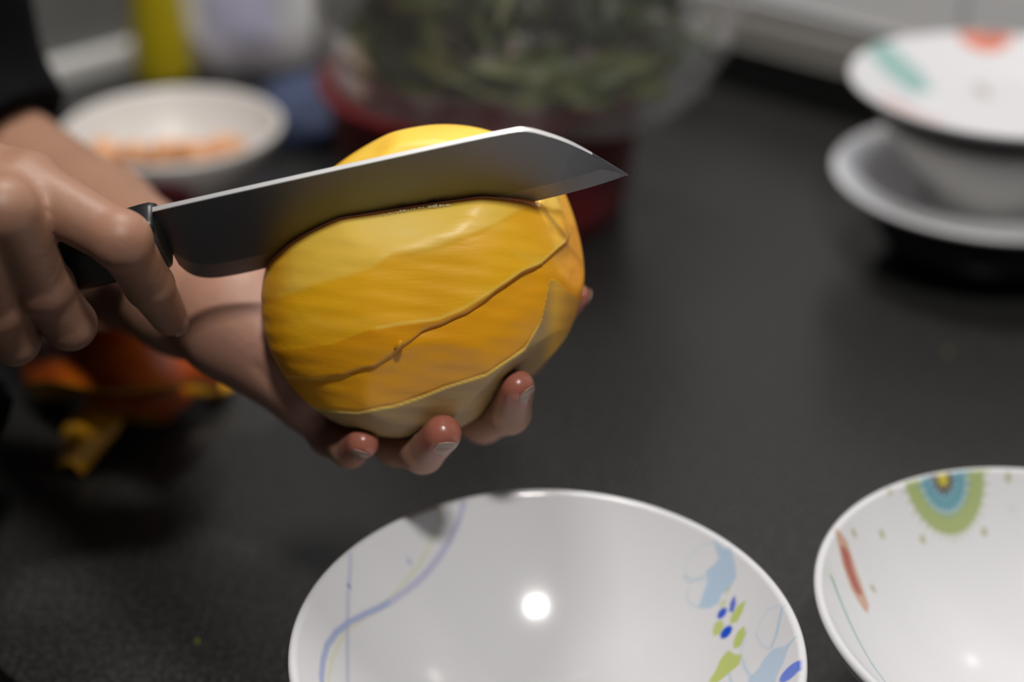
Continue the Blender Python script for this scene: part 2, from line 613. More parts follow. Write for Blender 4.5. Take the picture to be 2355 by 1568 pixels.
# ------------------------------------------------------------------ person: one continuous body grown from a distance field
def smin(a, b, k):
    h = np.clip(.5 + .5 * (b - a) / k, 0, 1)
    return b * (1 - h) + a * h - k * h * (1 - h)


def capsule(P, a, b, ra, rb):
    ba = b - a
    t = np.clip((P - a) @ ba / max(ba @ ba, 1e-6), 0, 1)
    return np.linalg.norm(P - a - t[:, None] * ba, axis=1) - (ra + (rb - ra) * t)


class Limb:
    def __init__(self, prims, k):
        self.prims, self.k = [(np.asarray(a, float), np.asarray(b, float), ra, rb) for a, b, ra, rb in prims], k
        lo = np.min([np.minimum(a - ra, b - rb) for a, b, ra, rb in self.prims], 0)
        hi = np.max([np.maximum(a + ra, b + rb) for a, b, ra, rb in self.prims], 0)
        self.lo, self.hi = lo, hi

    def near(self, c, R):
        return np.linalg.norm(np.maximum(np.maximum(self.lo - c, c - self.hi), 0)) < R

    def __call__(self, P, c, R):
        out = None
        for a, b, ra, rb in self.prims:
            ab = b - a
            t = np.clip((c - a) @ ab / max(ab @ ab, 1e-6), 0, 1)
            if np.linalg.norm(c - a - t * ab) - max(ra, rb) > R + 1.2:
                continue
            d = capsule(P, a, b, ra, rb)
            out = d if out is None else smin(out, d, self.k)
        return np.full(len(P), 9.) if out is None else out


def chain(pts, k=.25):
    return Limb([(W(*p[:3]), W(*q[:3]), p[3], q[3]) for p, q in zip(pts, pts[1:])], k)


# left hand under the mango
LWR = (545, 735, 61.0, 2.32)
L_pts = {
    'pinky': [(700, 905, 61.3, 1.0), (758, 1003, 60.6, .76), (803, 1034, 58.7, .70), (834, 1018, 57.2, .63)],
    'ring': [(820, 930, 62.8, 1.05), (912, 1018, 60.2, .86), (972, 1040, 57.8, .80), (1018, 997, 55.9, .72)],
    'middle': [(950, 880, 63.6, 1.05), (1112, 966, 60.6, .86), (1172, 950, 58.2, .79), (1191, 889, 56.4, .64)],
    'index': [(1050, 820, 65.0, 1.05), (1205, 815, 62.6, .84), (1268, 742, 60.4, .66), (1326, 680, 59.2, .52)],
    'thumb': [(640, 690, 64.0, 1.6), (735, 570, 65.6, 1.15), (820, 490, 65.0, .95), (890, 440, 64.2, .75)],
}
L_palm = Limb([
    (W(-100, 340, 81), W(200, 545, 71), 4.1, 3.55), (W(200, 545, 71), W(430, 672, 63.3), 3.55, 2.55), (W(430, 672, 63.3), W(*LWR[:3]), 2.55, 2.25),
    (W(*LWR[:3]), W(622, 775, 60.6), 2.2, 2.0), (W(616, 790, 60.3), W(705, 885, 60.0), 1.95, 1.6),
    (W(600, 705, 63.0), W(720, 670, 65.2), 2.0, 1.9), (W(560, 715, 60.9), W(650, 800, 60.3), 2.0, 1.9), (W(600, 690, 61.4), W(690, 790, 61.0), 1.9, 1.7),
    (W(*LWR[:3]), W(715, 905, 61.2), 1.9, 1.35), (W(*LWR[:3]), W(820, 920, 62.8), 1.9, 1.35),
    (W(*LWR[:3]), W(945, 870, 63.8), 1.9, 1.35), (W(*LWR[:3]), W(1040, 800, 65.2), 1.9, 1.3),
    (W(715, 905, 61.2), W(1040, 800, 65.2), 1.2, 1.2)], .9)
# right hand round the knife handle
R_pts = {
    'index': [(62, 432, 52.8, 1.14), (279, 552, 51.8, .96), (343, 654, 54.5, .87), (391, 731, 57.0, .69)],
    'middle': [(8, 482, 50.3, 1.16), (96, 655, 53.7, 1.04), (160, 745, 55.6, .95), (158, 735, 57.6, .8)],
    'ring': [(-78, 540, 50.2, 1.14), (-16, 708, 53.6, 1.04), (32, 782, 55.4, .92), (40, 770, 57.4, .78)],
    'pinky': [(-155, 590, 51.2, 1.0), (-110, 725, 53.4, .84), (-75, 790, 55.2, .76), (-60, 780, 57.0, .66)],
    'thumb': [(-130, 420, 58.0, 1.3), (20, 500, 59.4, 1.05), (150, 540, 59.6, .92), (250, 555, 59.4, .74)],
}
RWR = W(-270, 385, 55.0)
R_palm = Limb([
    ((-42, 36, 16), RWR, 3.9, 2.5), (RWR, W(62, 425, 53.4), 2.2, 1.14), (RWR, W(6, 475, 51.4), 2.2, 1.18), (RWR, W(-78, 532, 51.2), 2.2, 1.15),
    (RWR, W(-155, 585, 51.8), 2.2, 1.05), (W(62, 432, 53.6), W(-155, 590, 52.0), 1.0, 1.0), (RWR, W(-130, 420, 58.0), 2.0, 1.4)], .8)
SH_L, SH_R, CHEST, HIPS = np.array([-34., 77, 39]), np.array([-28., 44, 39]), np.array([-36., 60, 38]), np.array([-50., 46, -14])
EL_L, EL_R = W(-100, 340, 81), np.array([-42., 36, 16])
torso = Limb([(CHEST, HIPS, 8.5, 8.0), (CHEST, SH_L, 6.5, 4.8), (CHEST, SH_R, 6.5, 4.8), (SH_L, EL_L, 4.6, 4.0), (SH_R, EL_R, 4.6, 4.0)], 1.5)
L_f = {k: chain(v) for k, v in L_pts.items()}
R_f = {k: chain(v) for k, v in R_pts.items()}
# knuckle swellings and finger pads
for D_, lst in ((L_f, L_pts), (R_f, R_pts)):
    for k, lim in D_.items():
        p = lst[k]
        j = W(*p[1][:3])
        lim.prims.append((j, j + .01, p[1][3] * 1.04, p[1][3] * 1.04))
# creases: thin grooves cut into the skin (from, to, radius)
GROOVES = [(W(545, 760, 58.9), W(570, 850, 59.2), .16), (W(590, 850, 58.2), W(650, 915, 58.5), .12)]


def body_sdf(P, c, R):
    def hand(palm, fingers, kf):
        d = palm(P, c, R) if palm.near(c, R + 1.5) else np.full(len(P), 9.)
        fs = None
        for f in fingers.values():
            if f.near(c, R + 1.5):
                q = f(P, c, R)
                fs = q if fs is None else smin(fs, q, .10)
        return d if fs is None else smin(d, fs, kf)
    dl = hand(L_palm, L_f, .55)
    dr = hand(R_palm, R_f, .55)
    for a, b, r in GROOVES:
        if np.linalg.norm((a + b) / 2 - c) < R + 4:
            g = capsule(P, a, b, r, r * .6)
            dl = -smin(-dl, g, .35)
    if np.linalg.norm(c - MC) < R + 9:
        dl = np.maximum(dl, -mango_sdf(P) + .015)
    if np.linalg.norm(c - (E0 + KL * (hc[0] - 5) + KS * hc[1])) < R + 9:
        dr = np.maximum(dr, -handle_sdf(P) + .13)
        dr = np.maximum(dr, -blade_sdf(P) + .10)
    d = np.minimum(dl, dr)
    if torso.near(c, R + 2.5):
        d = smin(d, torso(P, c, R), .8)
    return d


def surface_nets(sdf, lo, hi, h, nb=16):
    """Sparse naive surface nets: only blocks near the surface are sampled."""
    lo = np.asarray(lo, float)
    nblk = np.ceil((np.asarray(hi) - lo) / (h * nb)).astype(int)
    N = nblk * nb + 4
    ids, pos, quads = [], [], []
    rad = h * (nb + 2) * math.sqrt(3) / 2
    rng = np.arange(-1, nb + 1)
    I, J, K = np.meshgrid(*[np.arange(-1, nb + 2)] * 3, indexing='ij')
    base = np.stack([I, J, K], -1)
    corner = [(a, b, c) for a in (0, 1) for b in (0, 1) for c in (0, 1)]
    edges = [(i, j) for i in range(8) for j in range(i + 1, 8) if sum(abs(x - y) for x, y in zip(corner[i], corner[j])) == 1]
    # coarse cull, two levels
    cc_ = np.stack(np.meshgrid(*[np.arange(n) for n in nblk], indexing='ij'), -1).reshape(-1, 3)
    keep = []
    for b in cc_:
        c = lo + (b + .5) * nb * h
        if abs(sdf(c[None], c, rad)[0]) < rad * 1.35 + .4:
            keep.append(b)
    for b in keep:
        c = lo + (b + .5) * nb * h
        g = b * nb + base
        P = (lo + g.reshape(-1, 3) * h)
        d = sdf(P, c, rad).reshape(nb + 3, nb + 3, nb + 3)
        if d.min() > 0 or d.max() < 0:
            continue
        n = nb + 2
        s = [d[a:a + n, bb:bb + n, e:e + n] for a, bb, e in corner]
        ins = sum((x < 0).astype(int) for x in s)
        act = (ins > 0) & (ins < 8)
        if not act.any():
            continue
        w = np.argwhere(act)
        vals = np.stack([x[act] for x in s], -1)
        acc, cnt = np.zeros((len(w), 3)), np.zeros(len(w))
        for i, j in edges:
            vi, vj = vals[:, i], vals[:, j]
            m = (vi < 0) != (vj < 0)
            t = np.where(m, vi / np.where(m, vi - vj, 1), 0)
            p = np.array(corner[i]) + t[:, None] * (np.array(corner[j]) - np.array(corner[i]))
            acc += p * m[:, None]
            cnt += m
        cell = b * nb + w - 1
        pos.append(lo + (cell + acc / cnt[:, None]) * h)
        key = lambda q: ((q[:, 0] + 2) * (N[1] + 4) + q[:, 1] + 2) * (N[2] + 4) + q[:, 2] + 2
        ids.append(key(cell))
        # quads for edges that start at grid points of this block
        for ax in range(3):
            sl = [slice(1, nb + 1)] * 3
            sl2 = list(sl)
            sl2[ax] = slice(2, nb + 2)
            A, B = d[tuple(sl)], d[tuple(sl2)]
            for sign in (0, 1):
                m = (A < 0) & (B >= 0) if sign == 0 else (A >= 0) & (B < 0)
                e = np.argwhere(m)
                if not len(e):
                    continue
                e = b * nb + e
                o1, o2 = (ax + 1) % 3, (ax + 2) % 3
                q = []
                for da, db in ((0, 0), (1, 0), (1, 1), (0, 1)):
                    f = e.copy()
                    f[:, o1] -= da
                    f[:, o2] -= db
                    q.append(key(f))
                q = np.stack(q, 1)
                quads.append(q if sign == 0 else q[:, ::-1])
    ids, pos, quads = np.concatenate(ids), np.concatenate(pos), np.concatenate(quads)
    uid, first = np.unique(ids, return_index=True)
    fq = np.searchsorted(uid, quads)
    return pos[first], fq


def relax(V, Fq, n=2, f=.5):
    e = np.concatenate([Fq[:, [0, 1]], Fq[:, [1, 2]], Fq[:, [2, 3]], Fq[:, [3, 0]]])
    e = np.concatenate([e, e[:, ::-1]])
    cnt = np.bincount(e[:, 0], minlength=len(V))[:, None]
    for _ in range(n):
        s = np.stack([np.bincount(e[:, 0], V[e[:, 1], k], minlength=len(V)) for k in range(3)], 1)
        V = V + f * (s / np.maximum(cnt, 1) - V)
    return V


BV, BF = surface_nets(body_sdf, (-62, 26, -26), (8, 92, 48), .13)
BV = relax(BV, BF, 2)
me = mesh_np('person', BV, BF)
tone = np.tile(np.array([.310, .162, .104]), (len(BV), 1))


def tint(col, t):
    global tone
    t = np.clip(t, 0, 1)[:, None]
    tone = tone * (1 - t) + np.array(col) * t


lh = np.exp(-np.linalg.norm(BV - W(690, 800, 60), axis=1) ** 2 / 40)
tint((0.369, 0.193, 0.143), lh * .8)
for lst in (L_pts, R_pts):
    for k, p in lst.items():
        tint((0.377, 0.094, 0.070), .9 * np.exp(-(np.linalg.norm(BV - W(*p[3][:3]), axis=1) / (1.35 * p[3][3])) ** 4) * (.9 if lst is L_pts else .25))
        tint((0.344, 0.131, 0.090), .5 * np.exp(-(np.linalg.norm(BV - W(*p[1][:3]), axis=1) / 1.15) ** 2) * (.55 if lst is R_pts else .3))
tint((0.254, 0.123, 0.074), .25 * sstep(vnoise(BV * .9, 9), .2, 1.2))
wet = np.full(len(BV), .50)
for k, p in L_pts.items():
    wet -= .28 * np.exp(-(np.linalg.norm(BV - W(*p[3][:3]), axis=1) / (1.5 * p[3][3])) ** 4)
at = me.attributes.new('wet', 'FLOAT', 'POINT')
at.data.foreach_set('value', np.clip(wet, .15, .6).astype(np.float32))
vcol(me, 'tone', tone)
person = obj('person', me, M_skin)
tag(person, 'person in a black top slicing a mango held over the worktop', 'person')


# nails: curved plates on the back of each finger's end
def nail(pts, center_away, r_scale=1.0):
    a, b = W(*pts[2][:3]), W(*pts[3][:3])
    r = pts[3][3]
    ax = nrm(b - a)
    dors = center_away - (center_away @ ax) * ax
    dors = nrm(dors)
    sd = np.cross(ax, dors)
    ns, nt_ = 9, 13
    V, edge = [], []
    for lay in (1.0, .93):
        for i in range(ns):
            s_ = i / (ns - 1)
            for j in range(nt_):
                t = (j / (nt_ - 1) - .5) * 2
                an = t * .64
                wd_ = 1 - .10 * (1 - s_)
                rr = r * (1.015 if lay == 1 else .93)
                along = -.55 * r + s_ * (1.42 * r) - .30 * r * t * t * s_
                # the plate follows the round fingertip
                q = max(0, along / r)
                drop = 1 - .30 * q ** 2
                V.append(b + ax * along + (dors * math.cos(an) * drop + sd * math.sin(an) * wd_ * (1 - .12 * q)) * rr)
    Fn = [tuple(int(x) for x in f) for f in grid_faces(ns, nt_)]
    Fm = list(Fn)
    off = ns * nt_
    Fm += [tuple(off + x for x in f[::-1]) for f in Fn]
    ring = [j for j in range(nt_)] + [i * nt_ + nt_ - 1 for i in range(1, ns)] + [(ns - 1) * nt_ + j for j in range(nt_ - 2, -1, -1)] + [i * nt_ for i in range(ns - 2, 0, -1)]
    for x, y in zip(ring, ring[1:] + ring[:1]):
        Fm.append((y, x, x + off, y + off))
    me = mesh_np('fingernail', np.array(V), Fm)
    o = obj('fingernail', me, [M_nail, M_nail_edge], person)
    for k, p in enumerate(me.polygons):
        kk = k % len(Fn)
        if k < 2 * len(Fn) and kk // (nt_ - 1) >= ns - 3:
            p.material_index = 1
        if k >= 2 * len(Fn):
            p.material_index = 1
    return o


for k in ('pinky', 'ring', 'middle', 'index'):
    nail(L_pts[k], W(*L_pts[k][3][:3]) - MC)
nail(R_pts['index'], KN * .8 + KL * .9)


# shirt: sleeves and body, a coarser field with folds, open at the hems
HEM_L = (W(62, 284, 79), nrm(.64 * RGT - .76 * UPV + .12 * FWD))
HEM_R = (np.array([-35., 38.5, 18]), nrm(RWR - EL_R))
shirt_limb = Limb([(CHEST, HIPS, 10.2, 10.0), (CHEST, SH_L, 8.0, 6.4), (CHEST, SH_R, 8.0, 6.4), (SH_L, EL_L, 6.8, 5.8), (SH_R, EL_R, 6.2, 5.0),
                   (EL_L, W(200, 545, 71), 5.6, 4.9), (EL_R, RWR, 5.0, 3.9), ((-40, 56, 24), (-29.5, 56.5, 10.2), 10, 8.6)], 2.2)


def shirt_sdf(P, c, R):
    d = shirt_limb(P, c, R + 2)
    d = d + .22 * vnoise(P * .55, 21) + .10 * vnoise(P * 1.3, 22)
    cutl = (P - HEM_L[0]) @ HEM_L[1]
    cutr = (P - HEM_R[0]) @ HEM_R[1]
    nearl = capsule(P, EL_L, W(430, 672, 63.3), 8.5, 7.5) < 0
    nearr = capsule(P, EL_R, RWR, 7.0, 7.0) < 0
    d = np.where(nearl, -smin(-d, -cutl, .5), d)
    d = np.where(nearr, -smin(-d, -cutr, .5), d)
    return d


SV, SF = surface_nets(shirt_sdf, (-70, 22, -30), (4, 98, 52), .42)
SV = relax(SV, SF, 1)
obj('shirt', mesh_np('shirt', SV, SF), M_shirt, person)['label'] = 'black long top with the sleeves pushed up'

# trousers and shoes below the worktop
FD = -WN
HL_, HR_ = HIPS + np.array([-6., 6.5, 0]), HIPS + np.array([6., -6.5, 0])
legs = Limb([(HIPS + UZ * 6, HIPS - UZ * 2, 9.2, 9.6), (HL_ - UZ * 2, HL_ - UZ * 36 + FD * 2, 8.0, 5.8), (HL_ - UZ * 36 + FD * 2, HL_ - UZ * 69, 5.6, 4.8),
             (HR_ - UZ * 2, HR_ - UZ * 36 + FD * 2, 8.0, 5.8), (HR_ - UZ * 36 + FD * 2, HR_ - UZ * 69, 5.6, 4.8)], 2.0)
TV, TF = surface_nets(lambda P, c, R: legs(P, c, R + 2), (-72, 26, -92), (-34, 66, 4), .9)
obj('trousers', mesh_np('trousers', relax(TV, TF, 1), TF), M_trouser, person)
for h_ in (HL_, HR_):
    f0 = np.array([h_[0], h_[1], -86.2]) - FD * 3
    shoe = Limb([(f0, f0 + FD * 12, 3.0, 3.0), (f0 + FD * 12, f0 + FD * 20, 3.0, 2.4), (f0 + UZ * 2, f0 + UZ * 6, 3.4, 4.2)], 1.5)
    V, F = surface_nets(lambda P, c, R: np.maximum(shoe(P, c, R + 2), -88.7 - P[:, 2]), f0 - 9, f0 + np.array([26, 28, 14]), .8)
    obj('shoe', mesh_np('shoe', relax(V, F, 1), F), M_black, person)

# ------------------------------------------------------------------ bowls
def bowl_profile(R, h, base, p, t=.32, n=120, foot=.42):
    s = np.linspace(0, 1, n) ** .8
    inner = [(R * x, base + (h - base) * x ** p) for x in s]
    lip = [(R + t * .55, h + .10), (R + t * 1.0, h - .02), (R + t * 1.05, h - .2)]
    outer = []
    for x in np.linspace(.985, foot + .03, 40):
        outer.append((R * x + t, base - t * 1.1 + (h - base) * x ** p))
    zf = outer[-1][1]
    ft = [(R * foot + .35, max(zf - .15, .25)), (R * foot + .25, 0), (R * foot - .25, 0), (R * foot - .35, .35), (0, .38)]
    return inner + lip + outer + ft, n


def poly_dist(P, pts, closed=False):
    d = np.full(len(P), 1e9)
    pts = np.array(pts, float)
    seg = list(zip(pts, pts[1:])) + ([(pts[-1], pts[0])] if closed else [])
    for a, b in seg:
        ba = b - a
        t = np.clip((P - a) @ ba / max(ba @ ba, 1e-9), 0, 1)
        d = np.minimum(d, np.linalg.norm(P - a - t[:, None] * ba, axis=1))
    if closed:
        ins = np.zeros(len(P), bool)
        for a, b in seg:
            c = ((a[1] > P[:, 1]) != (b[1] > P[:, 1]))
            xi = a[0] + (P[:, 1] - a[1]) * (b[0] - a[0]) / (b[1] - a[1] + 1e-12)
            ins ^= c & (P[:, 0] < xi)
        d = np.where(ins, -d, d)
    return d


BASEC = (.63, .63, .655)


def paint_bowl(me, ninner, nth, decor_in=(), decor_out=(), base=BASEC, outer=None):
    V = np.empty(len(me.vertices) * 3, np.float32)
    me.vertices.foreach_get('co', V)
    V = V.reshape(-1, 3) * 100
    C = np.tile(np.array(base), (len(V), 1))
    for which, dec in ((slice(0, ninner * nth), decor_in), (slice((ninner + 3) * nth, None), decor_out)):
        Q = V[which]
        c = C[which]
        for kind, geo, col, w, op in dec:
            if kind == 'disc':
                d = np.hypot(Q[:, 0] - geo[0], Q[:, 1] - geo[1]) - w
            elif kind == 'line':
                d = poly_dist(Q[:, :2], geo) - w
            elif kind == 'fill':
                d = poly_dist(Q[:, :2], geo, True) - w
            elif kind == 'fn':
                d = geo(Q)
            t = (op * sstep(-d, -.06, .06))[:, None]
            c = c * (1 - t) + np.array(col) * t
        C[which] = c
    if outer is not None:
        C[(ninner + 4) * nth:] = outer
    vcol(me, 'print', C)


def make_bowl(name, loc, R, h, base, p, nth, ninner, decor_in, decor_out=(), basec=BASEC, outer=None, m=None):
    prof, ni = bowl_profile(R, h, base, p, n=ninner)
    me = lathe(name, prof, nth)
    paint_bowl(me, ni, nth, decor_in, decor_out, basec, outer)
    o = obj(name, me, m or M_print, origin=loc)
    return o


PUR, YEL, BLU, LBL, GRN = (.36, .36, .56), (.58, .58, .40), (.012, .075, .52), (.36, .49, .64), (.43, .50, .14)
purple = [(-3.15, 8.7), (-3.21, 8.23), (-3.4, 7.72), (-3.77, 7.07), (-4.27, 6.33), (-4.85, 5.57), (-5.41, 4.91), (-6.03, 4.16), (-6.79, 3.27), (-7.36, 2.47), (-7.76, 1.64), (-7.99, .8), (-8.05, -.05), (-8.01, -.94), (-7.7, -2.6)]
yellow = [(-4.0, 8.2), (-4.13, 7.8), (-4.29, 7.27), (-4.54, 6.69), (-4.94, 5.94), (-5.5, 5.12), (-6.04, 4.24), (-6.78, 3.14), (-7.35, 2.22), (-7.65, 1.26), (-7.79, .27), (-7.81, -.66), (-7.5, -2.4)]
vert = [(-7.45, 5.2), (-7.45, 4.2), (-7.46, 3.41), (-7.42, 2.42), (-7.34, 1.37), (-7.22, .05), (-7.0, -1.8)]
f1 = [(6.65, 5.75), (6.94, 5.34), (7.17, 5.19), (7.29, 4.61), (7.3, 4.16), (7.04, 3.97), (6.77, 4.0), (6.64, 3.77), (6.36, 3.8), (5.98, 4.04), (6.17, 4.39), (6.35, 4.72), (6.32, 5.03), (6.61, 5.07), (6.81, 5.15)]
f1o = [(6.65, 5.75), (6.18, 5.93), (5.77, 5.88), (5.56, 5.65), (5.53, 5.32), (5.81, 5.11), (6.12, 4.86), (6.28, 4.84)]
f1p = [(5.63, 4.84), (5.53, 4.59), (5.75, 4.24), (6.06, 3.99), (6.36, 3.8)]
f2 = [(8.75, .01), (8.51, .03), (8.2, .33), (7.9, .25), (7.65, -.02), (7.35, -.09), (7.1, -.9), (7.3, -1.8), (7.9, -1.7), (8.08, -1.03), (8.34, -.69), (8.54, -.25)]
decor1 = [
    ('line', yellow, YEL, .07, .55), ('line', vert, PUR, .075, .50), ('line', purple, PUR, .10, .65), ('line', purple[7:], (.22, .34, .56), .06, .6),
    ('disc', (-7.45, 3.75), (.16, .24, .42), .08, .8), ('disc', (-5.3, 5.9), PUR, .12, .5),
    ('fill', f1, LBL, .03, .85), ('line', f1o, LBL, .02, .4), ('line', f1p, LBL, .03, .5), ('line', [(5.53, 5.32), (5.7, 5.05), (6.2, 4.95)], (.34, .5, .56), .04, .6),
    ('fill', f2, LBL, .03, .80), ('line', [(8.6, 1.9), (8.2, 2.13), (7.95, 1.92), (7.76, 1.54), (7.85, 1.05), (8.07, .48)], LBL, .02, .55),
    ('line', [(8.66, 1.72), (8.51, 1.31), (8.37, .87), (8.15, .5)], LBL, .05, .8), ('line', [(7.51, 1.97), (7.32, 1.58), (7.19, 1.11), (7.26, .41), (7.47, -.24)], LBL, .025, .55),
    ('line', [(8.75, .0), (8.9, .05)], (.30, .48, .56), .04, .7),
    ('line', [(6.79, -.4), (6.74, 1.11)], LBL, .04, .7), ('line', [(7.25, 1.0), (7.35, 0)], LBL, .03, .5),
    ('disc', (7.0, 3.95), GRN, .11, .4), ('disc', (6.8, 3.62), GRN, .12, .5),
    ('disc', (6.75, 3.3), BLU, .17, .95), ('fill', [(7.02, 3.2), (7.12, 3.08), (7.22, 3.3), (7.2, 3.55), (7.08, 3.45)], BLU, .03, .85),
    ('fill', [(7.02, 2.75), (7.2, 2.65), (7.4, 2.85), (7.5, 3.1), (7.3, 3.1), (7.1, 2.95)], GRN, .05, .95),
    ('fill', [(6.40, 2.9), (6.5, 3.1), (6.7, 3.05), (6.75, 2.8), (6.6, 2.62), (6.42, 2.7)], GRN, .03, .9),
    ('disc', (6.83, 2.50), BLU, .21, 1.0), ('fill', [(7.05, 1.7), (7.2, 1.6), (7.4, 1.9), (7.38, 2.2), (7.22, 2.15), (7.08, 1.95)], GRN, .05, .95),
    ('fill', [(6.15, .95), (6.35, .75), (6.75, .85), (7.05, .9), (7.15, 1.15), (6.95, 1.35), (6.8, 1.65), (6.6, 1.55), (6.4, 1.2)], GRN, .08, .95),
    ('disc', (8.5, -1.43), (.05, .13, .62), .36, .95)]
bowl1 = make_bowl('soup_bowl', (1.25, 42.05, .03), 8.85, 6.0, .9, 2.3, 800, 230, decor1)
tag(bowl1, 'white soup bowl with blue floral print and curved lilac line, in front of the mango', 'bowl', 'patterned soup bowls')

FLC = np.array([-2.28, 8.22])


def ring_fn(r0, r1, teeth=0, amp=0.):
    def f(Q):
        # distances measured along the steep wall of the bowl
        dr = np.hypot(Q[:, 0], Q[:, 1]) - np.hypot(*FLC)
        ang = np.arctan2(Q[:, 1], Q[:, 0]) - np.arctan2(FLC[1], FLC[0])
        a, b = ang * 8.3, dr * 1.18
        rr = np.hypot(a, b)
        rr = rr + amp * np.sin(np.arctan2(a, b) * teeth)
        return np.maximum(r0 - rr, rr - r1)
    return f


OLV, TEA, BRN, YLW, RDC = (.26, .33, .10), (.10, .27, .33), (.05, .025, .02), (.55, .48, .06), (.34, .06, .045)
decor2 = [('fn', ring_fn(1.06, 1.75), OLV, 0, .85), ('fn', ring_fn(1.1, 1.72, 34, .30), (.36, .42, .16), 0, .55), ('fn', ring_fn(.42, 1.05), (.16, .33, .40), 0, .85), ('fn', ring_fn(.5, 1.0, 22, .22), TEA, 0, .8),
          ('fn', ring_fn(.98, 1.06), (.5, .55, .5), 0, .6), ('fn', ring_fn(0, .44, 12, .08), BRN, 0, .9), ('fn', ring_fn(0, .22, 8, .05), YLW, 0, .95)]
for x, y in [(.51, 8.45), (-5.21, 5.75), (-3.34, 6.32), (-.62, 7.0), (-5.92, 3.49), (-4.73, 7.23), (-6.55, 5.01), (3.0, 7.2), (1.6, 6.4), (4.6, 5.4), (4.0, 7.3)]:
    decor2.append(('disc', (x, y), (.34, .33, .14), .13, .75))
decor2 += [('disc', (.59, 7.66), (.5, .5, .55), .12, .4), ('disc', (-1.94, 6.6), (.5, .5, .55), .12, .3),
           ('fill', [(-7.3, 4.4), (-7.25, 4.0), (-7.15, 3.4), (-6.9, 2.7), (-6.5, 2.3), (-6.42, 2.6), (-6.62, 3.3), (-6.85, 3.9), (-7.05, 4.35)], (.48, .25, .13), .16, .8),
           ('line', [(-7.08, 3.95), (-6.98, 3.45), (-6.72, 2.9)], RDC, .20, .9),
           ('line', [(-7.95, 2.2), (-7.3, 0.2), (-6.9, -1.0)], (.12, .34, .25), .07, .8), ('line', [(-6.9, -1.0), (-6.4, -2.1)], (.04, .30, .34), .07, .9), ('line', [(-6.4, -2.1), (-5.6, -3.4)], BRN, .08, .9)]
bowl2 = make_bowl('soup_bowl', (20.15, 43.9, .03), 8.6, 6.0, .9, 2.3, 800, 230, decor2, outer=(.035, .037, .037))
tag(bowl2, 'white soup bowl with large green and teal flower, cut off by the right edge', 'bowl', 'patterned soup bowls')

# the stack of crockery by the wall: black dish, white plate, grey bowl, flowered plate


def plate_profile(R, h, well):
    prof = [(0, .5), (well * .8, .5), (well, .62), (well + .7, .95)]
    for t in np.linspace(.1, 1, 14):
        prof.append((well + .7 + (R - well - .7) * t, .95 + (h - .95) * t ** 1.15))
    ni = len(prof)
    prof += [(R + .18, h + .06), (R + .28, h - .06), (R + .24, h - .2)]
    for t in np.linspace(.95, 0, 10):
        prof.append((well + .7 + (R - well - .7) * t + .1, .62 + (h - .95) * t ** 1.15))
    prof += [(well * .9, .22), (well * .86, 0), (well * .8, 0), (well * .77, .2), (0, .2)]
    # more rings so that the print is sharp
    fine = []
    for (r0, z0), (r1, z1) in zip(prof[:ni], prof[1:ni]):
        fine += [(r0 + (r1 - r0) * q, z0 + (z1 - z0) * q) for q in (0, .25, .5, .75)]
    fine.append(prof[ni - 1])
    return fine + prof[ni:], len(fine)


def make_plate(loc, R, h, well, decor):
    prof, ni = plate_profile(R, h, well)
    me = lathe('plate', prof, 240)
    paint_bowl(me, ni, 240, decor)
    return obj('plate', me, M_porc_far, origin=loc)


blackdish = obj('dish', lathe('dish', [(0, 3.3), (5.6, 3.3), (6.3, 3.1), (6.6, 2.6), (6.3, 1.6), (5.2, .3), (4.9, 0), (4.2, 0), (4.1, .2), (0, .2)], 96), M_black, origin=(28.9, 85.2, .03))
tag(blackdish, 'black dish under the stacked white crockery by the wall', 'dish')
decor_lo = [('line', [(8.3 * math.cos(a), 8.3 * math.sin(a)) for a in np.linspace(2.4, 5.6, 40)], (.40, .47, .58), .4, .5)]
plate_lo = make_plate((28.9, 85.2, 3.36), 9.05, 2.05, 5.6, decor_lo)
tag(plate_lo, 'white plate with pale blue rim band under the grey bowl by the wall', 'plate', 'stacked crockery by the wall')
prof, ni = bowl_profile(6.6, 5.0, .7, 2.6, n=50, foot=.55)
me = lathe('bowl', prof, 160)
stackbowl = obj('bowl', me, M_greybowl, origin=(29.1, 85.8, 3.90))
tag(stackbowl, 'grey bowl between the two white plates of the stack by the wall', 'bowl', 'stacked crockery by the wall')
decor_up = [('disc', (1.2, 8.9), (.62, .13, .05), 1.75, .9), ('disc', (1.7, 9.0), (.28, .03, .03), .8, .7),
            ('fill', [(-7.0, 6.0), (-5.4, 6.6), (-3.9, 4.6), (-3.6, 2.8), (-5.0, 2.0), (-6.0, 3.2), (-6.8, 5.0)], (.15, .37, .34), .25, .75),
            ('disc', (-.35, 3.3), (.30, .26, .22), .42, .7), ('disc', (-.5, 2.0), (.30, .26, .22), .4, .7),
            ('line', [(-7.0, -1.9), (-6.0, -3.3), (-4.8, -4.5)], (.58, .20, .14), .75, .85), ('line', [(-4.8, -4.5), (-3.6, -5.4), (-2.2, -6.2)], (.55, .16, .16), .6, .8)]
plate_up = make_plate((29.2, 86.0, 8.96), 8.8, 2.1, 5.2, decor_up)
tag(plate_up, 'white plate with orange and teal flowers on top of the stack by the wall', 'plate', 'stacked crockery by the wall')

# bowl of food behind the forearm
decor_lb = [('fn', lambda Q: np.hypot((np.arctan2(Q[:, 1], Q[:, 0]) + 1.52) / .34, (Q[:, 2] - 2.9) / 1.7) - 1, (.30, .02, .05), 0, .95)]
bowl5 = make_bowl('food_bowl', (-22.0, 92.6, .03), 6.75, 5.6, .9, 3.4, 192, 60, [], decor_lb, basec=(.66, .64, .62), m=M_porc_far)
tag(bowl5, 'small white bowl of peach coloured chunks with maroon print behind the forearm', 'bowl')
rs = random.Random(4)


